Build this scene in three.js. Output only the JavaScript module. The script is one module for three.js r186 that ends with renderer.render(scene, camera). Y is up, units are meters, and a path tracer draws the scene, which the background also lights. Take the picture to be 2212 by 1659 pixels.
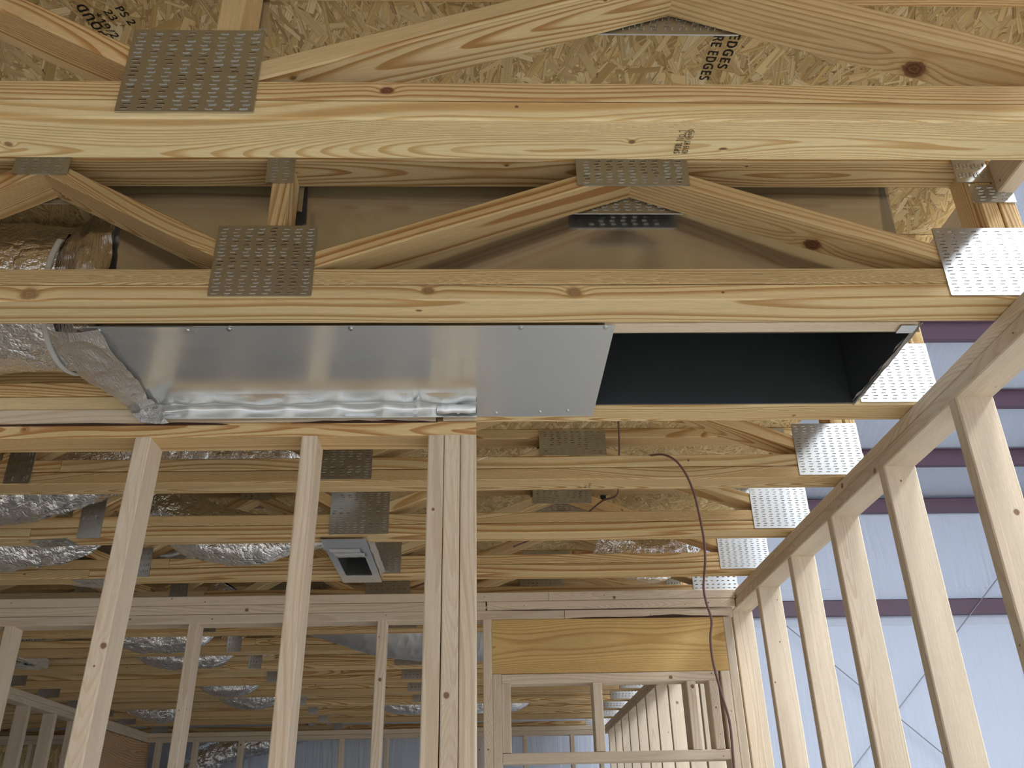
import * as THREE from 'three';
import { mergeGeometries } from 'three/addons/utils/BufferGeometryUtils.js';
import { RectAreaLightUniformsLib } from 'three/addons/lights/RectAreaLightUniformsLib.js';

// ---------------------------------------------------------------- camera, exposure, lamps
RectAreaLightUniformsLib.init();
const scene = new THREE.Scene();
scene.background = new THREE.Color(0x000000);
const renderer = new THREE.WebGLRenderer({ antialias: true });
renderer.toneMapping = THREE.LinearToneMapping;
renderer.toneMappingExposure = 1.0;
renderer.shadowMap.enabled = true;

const FOCAL = 1915.857, RAD = Math.PI / 180;
const camera = new THREE.PerspectiveCamera((2 * Math.atan(1659 / 2 / FOCAL)) / RAD, 2212 / 1659, 0.05, 60);
camera.position.set(0, 1.55, 0);
camera.rotation.set(27.5887 * RAD, -2.15365 * RAD, -1.30763 * RAD, 'YXZ');
scene.add(camera);

// the hall has translucent roof panels (daylight) and two warm high-bay lamps behind the camera
const DAY = [0.86, 0.93, 1.0], WARM = [1.0, 0.95, 0.86];
const SKYLIGHTS = [ // x, z, intensity, label: each lies in the slope of the roof, 1 m by 3.2 m
  [3.9, -3.0, 33, 'translucent roof panel over the hall, nearest the right stud wall'],
  [6.6, -3.0, 33, 'translucent roof panel over the outer side of the hall, toward the back wall'],
  [5.1, 3.0, 33, 'translucent roof panel over the hall, right of and behind the camera'],
  [2.2, 3.4, 22, 'translucent roof panel over the edge of the framing behind the camera'],
];
const LAMPS = [ // x, y, z, width, depth, intensity, rgb, label
  [0.4, 5.6, 6.3, 1.2, 0.6, 190, WARM, 'high bay lamp over the hall straight behind the camera'],
  [-4.2, 5.6, 6.3, 1.2, 0.6, 105, WARM, 'high bay lamp over the hall to the left behind the camera'],
];

// ---------------------------------------------------------------- small helpers
const used = new Map();
function numbered(name) { const n = used.get(name) ?? 0; used.set(name, n + 1); return n ? name + '_' + String(n).padStart(3, '0') : name; }
const V = (x, y, z) => new THREE.Vector3(x, y, z);
function rng(seed) { let s = seed >>> 0; return () => { s = (s + 0x6d2b79f5) | 0; let t = Math.imul(s ^ (s >>> 15), 1 | s); t = (t + Math.imul(t ^ (t >>> 7), 61 | t)) ^ t; return ((t ^ (t >>> 14)) >>> 0) / 4294967296; }; }
function tag(o, label, category, group, kind) { o.userData.label = label; if (category) o.userData.category = category; if (group) o.userData.group = group; if (kind) o.userData.kind = kind; return o; }
function base(name, pos, label, category, group, kind) { const o = new THREE.Group(); o.name = numbered(name); o.position.set(...pos); scene.add(o); return tag(o, label, category, group, kind); }
function part(name, geo, mat, parent, label) {
  const m = new THREE.Mesh(geo, mat); m.name = parent === scene ? numbered(name) : name;
  if (parent !== scene) { let k = 0; const has = new Set(parent.children.map((c) => c.name)); while (has.has(m.name)) m.name = name + '_' + String(++k).padStart(3, '0'); }
  m.castShadow = m.receiveShadow = true; if (label) m.userData.label = label; parent.add(m); return m;
}
const hash = (x, y, z) => { let h = (Math.imul(x | 0, 374761393) + Math.imul(y | 0, 668265263) + Math.imul(z | 0, 2147483647 ^ 0x5bd1e995)) | 0; h = Math.imul(h ^ (h >>> 13), 1274126177); return ((h ^ (h >>> 16)) >>> 0) / 4294967296; };
const sm = (t) => t * t * (3 - 2 * t);
const lerp = (a, b, t) => a + (b - a) * t, clamp01 = (x) => (x < 0 ? 0 : x > 1 ? 1 : x), step = (a, b, x) => sm(clamp01((x - a) / (b - a)));
function n2(u, v, pu, seed) { // value noise, periodic over pu cells in u
  const iu = Math.floor(u), iv = Math.floor(v), fu = sm(u - iu), fv = sm(v - iv), a = ((iu % pu) + pu) % pu, b = (a + 1) % pu;
  return lerp(lerp(hash(a, iv, seed), hash(b, iv, seed), fu), lerp(hash(a, iv + 1, seed), hash(b, iv + 1, seed), fu), fv);
}
function n3(x, y, z, s = 0) {
  const i = Math.floor(x), j = Math.floor(y), k = Math.floor(z), a = sm(x - i), b = sm(y - j), c = sm(z - k), h = (p, q, r) => hash(i + p + s * 71, j + q, (k + r) * 7 + s);
  return lerp(lerp(lerp(h(0, 0, 0), h(1, 0, 0), a), lerp(h(0, 1, 0), h(1, 1, 0), a), b), lerp(lerp(h(0, 0, 1), h(1, 0, 1), a), lerp(h(0, 1, 1), h(1, 1, 1), a), b), c);
}
const ridge = (x, y, z, s) => 1 - Math.abs(2 * n3(x, y, z, s) - 1);

// ---------------------------------------------------------------- wood: growth rings of a virtual log, unrolled round the four faces
const PERIOD = 2.0; // metres of board per texture width
const FACE = { bottom: 0, back: 1, top: 2, front: 3 };
function woodAtlas(rows, W, H) {
  const data = new Uint8Array(W * H * 4), nr = rows.length, h = Math.floor(H / nr);
  rows.forEach((r, ri) => {
    const { w, t, early, late, ring, pith, seed } = r, P = 2 * (w + t), R = rng(seed * 977 + 13), ph = [R(), R(), R(), R()].map((x) => x * 6.283), knots = r.knots ?? [];
    const swing = r.swing ?? 9, contrast = r.contrast ?? 1, fibre = r.fibre ?? 1;
    for (let i = 0; i < W; i++) {
      const u = i / W, a = u * 6.2832;
      const py = pith[0] + swing * (Math.sin(a + ph[0]) + 0.45 * Math.sin(2 * a + ph[1])) + 5 * (n2(u * 7, 0.5, 7, seed) - 0.5);
      const pz = pith[1] + swing * 0.9 * (Math.sin(a + ph[2]) + 0.4 * Math.sin(3 * a + ph[3])) + 6 * (n2(u * 9, 3.5, 9, seed) - 0.5);
      for (let j = 0; j < h; j++) {
        const s = ((j + 0.5) / h) * P;
        let y, z, f, q;
        if (s < w) { y = -t / 2; z = w / 2 - s; f = 0; q = z; } else if (s < w + t) { z = -w / 2; y = -t / 2 + (s - w); f = 1; q = y; } else if (s < 2 * w + t) { y = t / 2; z = -w / 2 + (s - w - t); f = 2; q = z; } else { z = w / 2; y = t / 2 - (s - 2 * w - t); f = 3; q = y; }
        let dy = y - py, dz = z - pz, rr = Math.sqrt(dy * dy + dz * dz);
        const th = Math.atan2(dy, dz);
        rr += 3.4 * (n2(u * 9, th * 2 + 5, 9, seed + 1) - 0.5) + 0.5 * (n2(u * 40, th * 5 + 9, 40, seed + 2) - 0.5);
        let dark = 0, red = 0, core = 0;
        for (const k of knots) {
          if (k.f !== f) continue;
          let du = u - k.x / PERIOD; du -= Math.round(du); du *= PERIOD * 1000;
          const ds = q - k.q, e = Math.hypot(du / (k.R * (k.ax ?? 1.25)), ds / k.R);
          rr += k.R * (k.bulge ?? 1.0) * Math.exp(-Math.pow(Math.hypot(du / (k.R * 2.6), ds / (k.R * 1.6)), 2)) * (ds >= 0 ? 1 : 0.85);
          if (e < 1.6) { const wob = e + 0.22 * (n2(du * 0.15 + 50, ds * 0.2, 997, seed + 7) - 0.5); core = Math.max(core, 1 - step(0.86, 1.06, wob)); dark = Math.max(dark, (k.dark ?? 0.7) * (1 - step(0.8, 1.05, wob)) * (0.75 + 0.5 * (0.5 + 0.5 * Math.sin(wob * 14)) * 0.6)); red = Math.max(red, (1 - step(0.9, 1.5, wob)) * 0.35); }
        }
        const sp = ring * (1 + 0.28 * Math.sin(rr / (ring * 4.3) + ph[1])), pp = rr / sp, fr = pp - Math.floor(pp);
        let L = step(0.42, 0.86, fr) * (1 - step(0.93, 1, fr));
        L *= (0.72 + 0.45 * hash(Math.floor(pp), 3, seed)) * contrast;
        const fb = (n2(u * 150, s * 1.7, 150, seed + 4) - 0.5) * 0.075 * fibre + (n2(u * 40, s * 0.5, 40, seed + 5) - 0.5) * 0.055 * fibre + (n2(u * 5, s * 0.03, 5, seed + 6) - 0.5) * 0.07;
        const o = ((ri * h + j) * W + i) * 4, kd = dark, l = clamp01(L * 0.95 * (1 - core));
        const kc = [92, 52, 27];
        for (let c = 0; c < 3; c++) {
          let v = lerp(early[c], late[c], l) * (1 + fb);
          v = lerp(v, late[c] * 0.9, red);
          v = lerp(v, kc[c] * (0.85 + 0.3 * n2(u * 800, s * 1.2, 800, seed + 8)), clamp01(kd));
          data[o + c] = Math.max(0, Math.min(255, v));
        }
        data[o + 3] = 255;
      }
    }
  });
  const tex = new THREE.DataTexture(data, W, H, THREE.RGBAFormat);
  tex.colorSpace = THREE.SRGBColorSpace; tex.wrapS = tex.wrapT = THREE.RepeatWrapping; tex.magFilter = THREE.LinearFilter; tex.needsUpdate = true;
  const mat = new THREE.MeshStandardMaterial({ map: tex, roughness: 0.72, metalness: 0, bumpMap: tex, bumpScale: 0.0004 });
  return { mat, rows: nr, h, H };
}
const PINE = { early: [228, 201, 150], late: [180, 131, 74] };
function pineRow(seed, extra = {}) {
  const R = rng(seed * 31 + 7), q = R(), tint = 0.95 + 0.08 * R(), warm = (R() - 0.5) * 8;
  const knots = [];
  for (let k = 0; k < 3; k++) { const f = Math.floor(R() * 4); knots.push({ x: R() * PERIOD, f, q: (R() - 0.5) * (f % 2 ? 16 : 60), R: 3 + R() * R() * 8, dark: 0.5 + R() * 0.4 }); }
  return { w: 88.9, t: 38.1, early: PINE.early.map((c, i) => c * tint + (i === 0 ? warm : i === 2 ? -warm : 0)), late: PINE.late.map((c, i) => c * tint + (i === 0 ? warm : -warm * 0.6)), ring: 4.2 + R() * 4, pith: q < 0.55 ? [-(24 + R() * 50) * (R() < 0.5 ? -1 : 1), (R() - 0.5) * 60] : [(R() - 0.5) * 60, (50 + R() * 60) * (R() < 0.5 ? -1 : 1)], swing: 6 + R() * 9, seed, knots, contrast: 0.75 + R() * 0.25, ...extra };
}
function studRow(seed, extra = {}) {
  const R = rng(seed * 57 + 3), knots = [], tint = 0.97 + 0.06 * R();
  for (let k = 0; k < 12; k++) { const f = k % 4, big = R() < 0.3; knots.push({ x: R() * PERIOD, f, q: (R() - 0.5) * (f % 2 ? 24 : 70), R: big ? 5 + R() * 5 : 1.6 + R() * 2, ax: 1.1, bulge: 0.6, dark: big ? 0.45 + 0.3 * R() : 0.75 }); }
  return { w: 88.9, t: 38.1, early: [226, 208, 182].map((c) => c * tint), late: [208, 182, 150].map((c) => c * tint), ring: 2.2 + R() * 2.4, pith: R() < 0.6 ? [(35 + R() * 60) * (R() < 0.5 ? -1 : 1), (R() - 0.5) * 50] : [(R() - 0.5) * 40, 70 + R() * 60], swing: 5 + R() * 7, seed, knots, contrast: 0.45 + R() * 0.35, fibre: 0.8, ...extra };
}
// the boards whose knots can be recognised in the photograph: x is metres along the board, taken modulo PERIOD (x = X + 1)
const HERO = woodAtlas([
  pineRow(11, { ring: 6.2, pith: [-46, 14], swing: 10, contrast: 0.85, knots: [{ x: 0.855, f: 3, q: 0, R: 7, ax: 1.55, dark: 0.85 }] }),                     // 0 first truss, upper ply
  pineRow(12, { ring: 5.2, pith: [-62, -20], swing: 13, contrast: 0.72, early: [236, 214, 164], late: [196, 152, 90], knots: [{ x: 1.236, f: 0, q: -3, R: 4.5, dark: 0.7 }, { x: 1.384, f: 0, q: -18, R: 2.6, ax: 2.6, dark: 0.8 }, { x: 1.054, f: 3, q: 8, R: 2.5, dark: 0.8 }, { x: 0.27, f: 0, q: -14, R: 5, dark: 0.5 }] }), // 1 lower ply
  pineRow(13, { ring: 3.4, pith: [105, 4], swing: 7, contrast: 0.95, knots: [] }),                                                                                     // 2 second truss, upper ply
  pineRow(14, { ring: 4.8, pith: [-70, 40], contrast: 0.78, knots: [{ x: 0.1, f: 3, q: -2, R: 14, ax: 1.35, dark: 0.4, bulge: 0.8 }, { x: 0.891, f: 3, q: 4, R: 9, ax: 1.5, dark: 0.5 }, { x: 1.187, f: 3, q: 0, R: 12, ax: 1.35, dark: 0.42 }, { x: 1.491, f: 3, q: 0, R: 2.6, dark: 0.9 }, { x: 0.87, f: 0, q: 5, R: 4, ax: 1.6, dark: 0.55 }] }), // 3 lower ply
  pineRow(15, { ring: 7.5, pith: [-34, 4], contrast: 0.62, knots: [{ x: 0.448, f: 0, q: -22, R: 18, ax: 1.1, dark: 0.85, bulge: 1.2 }] }),                      // 4 web with the big knot
  pineRow(16, { ring: 5.5, pith: [-30, 30], contrast: 0.9 }),
], 2048, 2046);
const PINE_A = woodAtlas([21, 22, 23, 24, 25, 26].map((s) => pineRow(s)), 2048, 2046);
const PINE_B = woodAtlas([31, 32, 33, 34, 35, 36].map((s) => pineRow(s)), 2048, 2046);
const STUD = woodAtlas([41, 42, 43, 44, 45, 46].map((s) => studRow(s)), 2048, 2046);
const BEAM = woodAtlas([
  { ...pineRow(51), w: 38.1, t: 225, early: [220, 184, 118], late: [184, 136, 72], ring: 7, pith: [20, 70], swing: 14, contrast: 0.8, knots: [[0.1, 60], [0.1, -20], [0.105, -75], [0.33, 55], [0.35, -5], [0.4, -5], [0.49, 0], [0.52, 45], [0.52, -60], [0.33, -75], [0.74, -2], [0.77, 0], [0.75, -65]].map(([x, q]) => ({ x: 0.13 + x, f: 1, q, R: 2.2, dark: 0.9, bulge: 0.2 })).concat([]), seed: 51 },
  { ...pineRow(52), w: 38.1, t: 225, early: [204, 170, 126], late: [166, 118, 76], ring: 9, pith: [60, 30], swing: 16, contrast: 0.7, seed: 52, knots: [{ x: 0.5, f: 1, q: 20, R: 12, dark: 0.4 }] },
], 1024, 1060);

// a piece of lumber along +x, section centred on the axis: y is its thickness, z its width
function lumber(L, W, T, atlas, row, u0 = 0, { c = 0.003, e0 = 0, e1 = 0, seed = 1, bow = 0.0006 } = {}) {
  const P = 2 * (W + T), y1 = T / 2, z1 = W / 2, ring = [[z1 - c, -y1, c], [-z1 + c, -y1, W - c], [-z1, -y1 + c, W + c], [-z1, y1 - c, W + T - c], [-z1 + c, y1, W + T + c], [z1 - c, y1, 2 * W + T - c], [z1, y1 - c, 2 * W + T + c], [z1, -y1 + c, P - c]];
  const N = Math.max(2, Math.min(24, Math.round(L / 0.16))), pos = [], nor = [], uv = [], idx = [], vv = (s) => (row * atlas.h + 1.5 + (s / P) * (atlas.h - 3)) / atlas.H;
  const at = (i, y, z) => { const x = (i / N) * L, k = i / N, sh = lerp(e0, e1, k); return [x + y * sh, y + bow * 2 * (n2(x * 2.2, seed, 4096, 3) - 0.5), z + bow * 1.6 * (n2(x * 2.2, seed, 4096, 5) - 0.5)]; };
  for (let k = 0; k < 8; k++) {
    const a = ring[k], b = ring[(k + 1) % 8], sb = k === 7 ? P : b[2], sa = a[2], dz = b[0] - a[0], dy = b[1] - a[1], l = Math.hypot(dz, dy), n = [0, dz / l * 1, -dy / l];
    if (n[1] * (a[1] + b[1]) + n[2] * (a[0] + b[0]) < 0) { n[1] *= -1; n[2] *= -1; }
    const o = pos.length / 3;
    for (let i = 0; i <= N; i++) for (const [q, s] of [[a, sa], [b, sb]]) { pos.push(...at(i, q[1], q[0])); nor.push(...n); uv.push((u0 + (i / N) * L) / PERIOD, vv(s)); }
    for (let i = 0; i < N; i++) { const p = o + i * 2; idx.push(p, p + 1, p + 2, p + 1, p + 3, p + 2); }
  }
  for (const [i, sx] of [[0, -1], [N, 1]]) {
    const o = pos.length / 3;
    for (const q of ring) { pos.push(...at(i, q[1], q[0])); nor.push(sx, 0, 0); uv.push((u0 + q[0] * 0.5 + (i ? L : 0)) / PERIOD, vv(W * 0.5 + q[1] * 0.6)); }
    for (let k = 1; k < 7; k++) sx < 0 ? idx.push(o, o + k + 1, o + k) : idx.push(o, o + k, o + k + 1);
  }
  const g = new THREE.BufferGeometry();
  g.setAttribute('position', new THREE.Float32BufferAttribute(pos, 3)); g.setAttribute('normal', new THREE.Float32BufferAttribute(nor, 3)); g.setAttribute('uv', new THREE.Float32BufferAttribute(uv, 2)); g.setIndex(idx);
  return g;
}
// the same between two points; wide gives the direction of the wide side
let boardSeed = 100;
function board(a, b, wide, W, T, atlas, row, u0, opt = {}) {
  const X = b.clone().sub(a), L = X.length(); X.normalize();
  const Z = wide.clone().addScaledVector(X, -wide.dot(X)).normalize(), Y = Z.clone().cross(X);
  const g = lumber(L, W, T, atlas, row, u0 ?? hash(boardSeed, 5, 9) * PERIOD, { seed: boardSeed++, ...opt });
  return g.applyMatrix4(new THREE.Matrix4().makeBasis(X, Y, Z).setPosition(a));
}
const pick = (k) => { const n = Math.floor(hash(k, 17, 3) * 12); return n < 6 ? [PINE_A, n] : [PINE_B, n - 6]; };
const W4 = 0.0889, T2 = 0.0381;

// ---------------------------------------------------------------- other materials
const std = (o) => new THREE.MeshStandardMaterial(o);
function noiseTex(size, fn, srgb) {
  const d = new Uint8Array(size * size * 4);
  for (let j = 0; j < size; j++) for (let i = 0; i < size; i++) { const v = fn(i / size, j / size), o = (j * size + i) * 4; for (let c = 0; c < 3; c++) d[o + c] = Math.max(0, Math.min(255, (Array.isArray(v) ? v[c] : v) * 255)); d[o + 3] = 255; }
  const t = new THREE.DataTexture(d, size, size, THREE.RGBAFormat); if (srgb) t.colorSpace = THREE.SRGBColorSpace; t.wrapS = t.wrapT = THREE.RepeatWrapping; t.magFilter = THREE.LinearFilter; t.needsUpdate = true; return t;
}
const metalGrain = noiseTex(512, (u, v) => { const a = n2(u * 8, v * 8, 8, 1) * 0.5 + n2(u * 32, v * 32 % 32, 32, 2) * 0.3 + n2(u * 128, v * 128 % 128, 128, 3) * 0.2; return 0.75 + 0.25 * a; });
const M = {
  sheet: std({ color: new THREE.Color(0.74, 0.76, 0.76), metalness: 0.72, roughness: 0.23, roughnessMap: metalGrain }),
  plate: std({ color: new THREE.Color(0.57, 0.58, 0.57), metalness: 1, roughness: 0.34, side: THREE.DoubleSide }),
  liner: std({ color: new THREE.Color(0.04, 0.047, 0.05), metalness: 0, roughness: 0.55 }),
  foil: std({ color: new THREE.Color(0.9, 0.9, 0.9), metalness: 1, roughness: 0.17, side: THREE.DoubleSide }),
  tape: std({ color: new THREE.Color(0.78, 0.76, 0.73), metalness: 1, roughness: 0.2, side: THREE.DoubleSide }),
  greyJacket: std({ color: new THREE.Color(0.5, 0.5, 0.5), metalness: 0.6, roughness: 0.34, side: THREE.DoubleSide }),
  tie: std({ color: new THREE.Color(0.66, 0.66, 0.63), roughness: 0.45 }),
  primer: std({ color: new THREE.Color(0.15, 0.082, 0.112), roughness: 0.42 }),
  cable: std({ color: new THREE.Color(0.19, 0.095, 0.085), roughness: 0.45 }),
  steelWire: std({ color: new THREE.Color(0.35, 0.36, 0.38), metalness: 0.7, roughness: 0.4 }),
  screw: std({ color: new THREE.Color(0.65, 0.66, 0.67), metalness: 1, roughness: 0.25 }),
  lamp: std({ color: new THREE.Color(0.25, 0.26, 0.27), roughness: 0.5 }),
  glow: new THREE.MeshStandardMaterial({ color: 0xffffff, emissive: new THREE.Color(0.95, 0.98, 1), emissiveIntensity: 8 }),
  slab: std({ color: new THREE.Color(0.2, 0.15, 0.09), roughness: 0.9 }),
};
{ // fine crumples of the foil
  const t = noiseTex(512, (u, v) => { let a = 0; for (const [f, w] of [[7, 0.4], [15, 0.3], [31, 0.2], [63, 0.1]]) { const x = u * f + 1.5 * n2(u * 5, (v * 5) % 5, 5, f), k = 1 - Math.abs(2 * n2(x, (v * f) % f, f, 60 + f) - 1); a += w * k * k; } return a; });
  t.repeat.set(4, 4); for (const [m, b] of [[M.foil, 0.006], [M.tape, 0.0022]]) { m.bumpMap = t; m.bumpScale = b; }
}
{ // concrete floor
  const t = noiseTex(512, (u, v) => { const a = n2(u * 6, v * 6 % 6, 6, 4) * 0.5 + n2(u * 24, v * 24 % 24, 24, 5) * 0.3 + n2(u * 96, v * 96 % 96, 96, 6) * 0.2, c = 0.6 + 0.16 * a; return [c, c * 0.985, c * 0.955]; }, true);
  t.repeat.set(0.5, 0.5); M.concrete = std({ map: t, roughness: 0.55 });
}
{ // white vinyl facing of the roof and wall insulation, wrinkled up and down
  const t = noiseTex(1024, (u, v) => { const w = n2(u * 60 + 1.5 * n2(u * 6, v * 6 % 6, 6, 14), v * 3 % 3, 60, 11) * 0.5 + n2(u * 16, v * 2 % 2, 16, 12) * 0.35 + n2(u * 180, v * 12 % 12, 180, 13) * 0.15; return w; });
  t.repeat.set(0.5, 0.5); M.vinyl = std({ color: new THREE.Color(0.67, 0.72, 0.82), roughness: 0.32, bumpMap: t, bumpScale: 0.012 });
}
// oriented strand board
function osbTexture(seed) {
  const S = 2048, cv = document.createElement('canvas'); cv.width = cv.height = S; const x = cv.getContext('2d'), R = rng(seed);
  x.fillStyle = 'rgb(176,146,94)'; x.fillRect(0, 0, S, S);
  const cols = [[216, 188, 130], [226, 200, 146], [206, 176, 118], [236, 216, 170], [212, 182, 124], [222, 195, 142], [192, 160, 104], [230, 208, 154], [216, 186, 138]];
  for (let k = 0; k < 6600; k++) {
    const L = 70 + R() * R() * 260, W = 8 + R() * R() * 38, a = (R() < 0.62 ? Math.PI / 2 + (R() - 0.5) * 1.3 : R() * Math.PI), px = R() * S, py = R() * S, c = cols[Math.floor(R() * cols.length)], b = 0.9 + 0.16 * R(), late = k > 4700;
    const s = late && R() < 0.35 ? 0.5 : 1, jag = [0, 1, 2, 3].map(() => (R() - 0.5) * 14), grain = Array.from({ length: 4 }, () => [R(), R()]);
    for (const ox of [-S, 0, S]) for (const oy of [-S, 0, S]) {
      if (px + ox < -260 || px + ox > S + 260 || py + oy < -260 || py + oy > S + 260) continue;
      x.save(); x.translate(px + ox, py + oy); x.rotate(a); x.scale(s, s);
      const p = () => { x.beginPath(); x.moveTo(-L / 2 + jag[0], -W / 2); x.lineTo(L / 2 + jag[1], -W / 2 + jag[2] * 0.2); x.lineTo(L / 2 + jag[3], W / 2); x.lineTo(-L / 2 + jag[2], W / 2 + jag[0] * 0.2); x.closePath(); };
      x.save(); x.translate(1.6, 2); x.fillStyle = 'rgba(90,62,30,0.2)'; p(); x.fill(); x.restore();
      x.fillStyle = `rgb(${c.map((q) => Math.round(q * b)).join()})`; p(); x.fill(); x.clip();
      for (const [g, w] of grain) { x.fillStyle = `rgba(${w < 0.5 ? '120,84,44' : '236,212,164'},0.22)`; x.fillRect(-L, (g - 0.5) * W, 2 * L, 1 + w * 2.5); }
      x.restore();
    }
  }
  for (let k = 0; k < 420; k++) { x.save(); x.translate(R() * S, R() * S); x.rotate(R() * 3.14); x.fillStyle = 'rgba(84,54,26,0.5)'; x.beginPath(); x.ellipse(0, 0, 3 + R() * 12, 1 + R() * 2.4, 0, 0, 7); x.fill(); x.restore(); }
  const t = new THREE.CanvasTexture(cv); t.colorSpace = THREE.SRGBColorSpace; t.wrapS = t.wrapT = THREE.RepeatWrapping; return t;
}
const osbTex = osbTexture(5); osbTex.repeat.set(1 / 1.1, 1 / 1.1);
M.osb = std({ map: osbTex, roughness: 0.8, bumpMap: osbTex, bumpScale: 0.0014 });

// print on a surface: a flat quad with its lettering; u is the reading direction, v the way up of the letters
function printed(name, parent, draw, w, h, centre, u, v) {
  const cv = document.createElement('canvas'); cv.width = 256; cv.height = Math.max(32, Math.round((256 * h) / w)); const x = cv.getContext('2d'); draw(x, cv.width, cv.height);
  const t = new THREE.CanvasTexture(cv); t.colorSpace = THREE.SRGBColorSpace;
  const g = new THREE.PlaneGeometry(w, h), Z = u.clone().cross(v).normalize();
  g.applyMatrix4(new THREE.Matrix4().makeBasis(u, v, Z).setPosition(centre));
  return part(name, g, new THREE.MeshStandardMaterial({ map: t, transparent: true, roughness: 0.8, depthWrite: false }), parent);
}
const inkText = (lines, size, colour = 'rgba(28,20,14,0.9)', font = 'sans-serif') => (x, w, h) => { x.clearRect(0, 0, w, h); x.fillStyle = colour; x.textBaseline = 'middle'; x.font = `bold ${size}px ${font}`; lines.forEach((t, i) => x.fillText(t, 6, (h * (i + 0.5)) / lines.length, w - 12)); };

// ---------------------------------------------------------------- the building: floor, insulated walls and roof, girts and purlins
function boxAt(x0, x1, y0, y1, z0, z1) { const g = new THREE.BoxGeometry(x1 - x0, y1 - y0, z1 - z0); g.translate((x0 + x1) / 2, (y0 + y1) / 2, (z0 + z1) / 2); return g; }
function uvMetres(g, ax, ay) { const p = g.attributes.position, u = g.attributes.uv; for (let i = 0; i < p.count; i++) { const q = [p.getX(i), p.getY(i), p.getZ(i)]; u.setXY(i, q[ax], q[ay]); } return g; }
const BX0 = -8, BX1 = 8.5, BZ = 9.62, EAVE = 5.06, SLOPE = 0.33;
tag(part('floor', uvMetres(boxAt(BX0, BX1, -0.15, 0, -BZ, BZ), 0, 2), M.concrete, scene), 'bare grey concrete slab under the framing', 'floor', null, 'structure');
for (const s of [-1, 1]) {
  const w = base(s < 0 ? 'wall_back' : 'wall_front', [0, 0, s * BZ], s < 0 ? 'white vinyl faced back wall of the metal building with dark girts' : 'white vinyl faced wall of the metal building behind the camera', 'wall', null, 'structure');
  part('insulation_facing', uvMetres(boxAt(BX0 - 0.2, BX1 + 0.2, 0, EAVE + 0.1, s < 0 ? -0.2 : 0, s < 0 ? 0 : 0.2), 0, 1), M.vinyl, w);
  if (s < 0) {
    for (const y of [1.9, 3.865]) part('girt', girt(BX1 - BX0, y), M.primer, w, 'dark red primer steel girt');
    part('seam_tape', boxAt(BX0, BX1, 3.6, 3.665, 0, 0.004), std({ color: new THREE.Color(0.62, 0.67, 0.74), roughness: 0.5 }), w, 'pale tape strip below the girt');
    part('eave_strut', girt(BX1 - BX0, 5.03), M.primer, w, 'dark red primer steel eave strut');
  }
}
function girt(L, y) { // Z section, seen from below: upper flange, web, lower lip
  const g = [boxAt(BX0, BX0 + L, y - 0.006, y, 0.0, 0.075), boxAt(BX0, BX0 + L, y - 0.16, y, 0.069, 0.075), boxAt(BX0, BX0 + L, y - 0.166, y - 0.16, 0.0, 0.075), boxAt(BX0, BX0 + L, y - 0.16, y - 0.135, 0.0, 0.006)];
  return mergeGeometries(g);
}
for (const [name, x, lab] of [['wall_right_outer', BX1, 'white vinyl faced side wall of the metal building, right of the hall'], ['wall_left_outer', BX0 - 0.2, 'white vinyl faced side wall of the metal building, left of the framing']])
  tag(part(name, uvMetres(boxAt(x, x + 0.2, 0, EAVE + BZ * SLOPE + 0.3, -BZ - 0.2, BZ + 0.2), 2, 1), M.vinyl, scene), lab, 'wall', null, 'structure');
{
  const roof = base('roof', [0, 0, 0], 'white vinyl faced roof of the metal building over the hall with steel purlins', 'roof', null, 'structure');
  const a = Math.atan(SLOPE), len = (BZ + 0.3) / Math.cos(a);
  for (const s of [-1, 1]) {
    const g = uvMetres(boxAt(BX0 - 0.2, BX1 + 0.2, 0, 0.15, 0, len), 0, 2);
    g.rotateX(s < 0 ? -a : Math.PI + a); if (s > 0) g.translate(0, 0.15, 0);
    g.translate(0, EAVE - 0.3 * SLOPE + (s > 0 ? 0 : 0), s * (BZ + 0.3)); part('insulation_facing', g, M.vinyl, roof);
    for (let k = 1; k <= 9; k++) {
      const d = 0.864 * k - 0.06, p = mergeGeometries([boxAt(BX0, BX1, -0.006, 0, -0.04, 0.04), boxAt(BX0, BX1, -0.17, 0, -0.003, 0.003), boxAt(BX0, BX1, -0.176, -0.17, -0.07, 0.003)]);
      p.translate(0, EAVE + d * SLOPE - 0.01, s * (BZ - d)); part('purlin', p, M.primer, roof, 'dark red primer steel purlin');
    }
  }
}
function rod(a, b, r) { const g = new THREE.CylinderGeometry(r, r, a.distanceTo(b), 8); g.translate(0, a.distanceTo(b) / 2, 0); g.applyQuaternion(new THREE.Quaternion().setFromUnitVectors(V(0, 1, 0), b.clone().sub(a).normalize())); return g.translate(a.x, a.y, a.z); }

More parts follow.
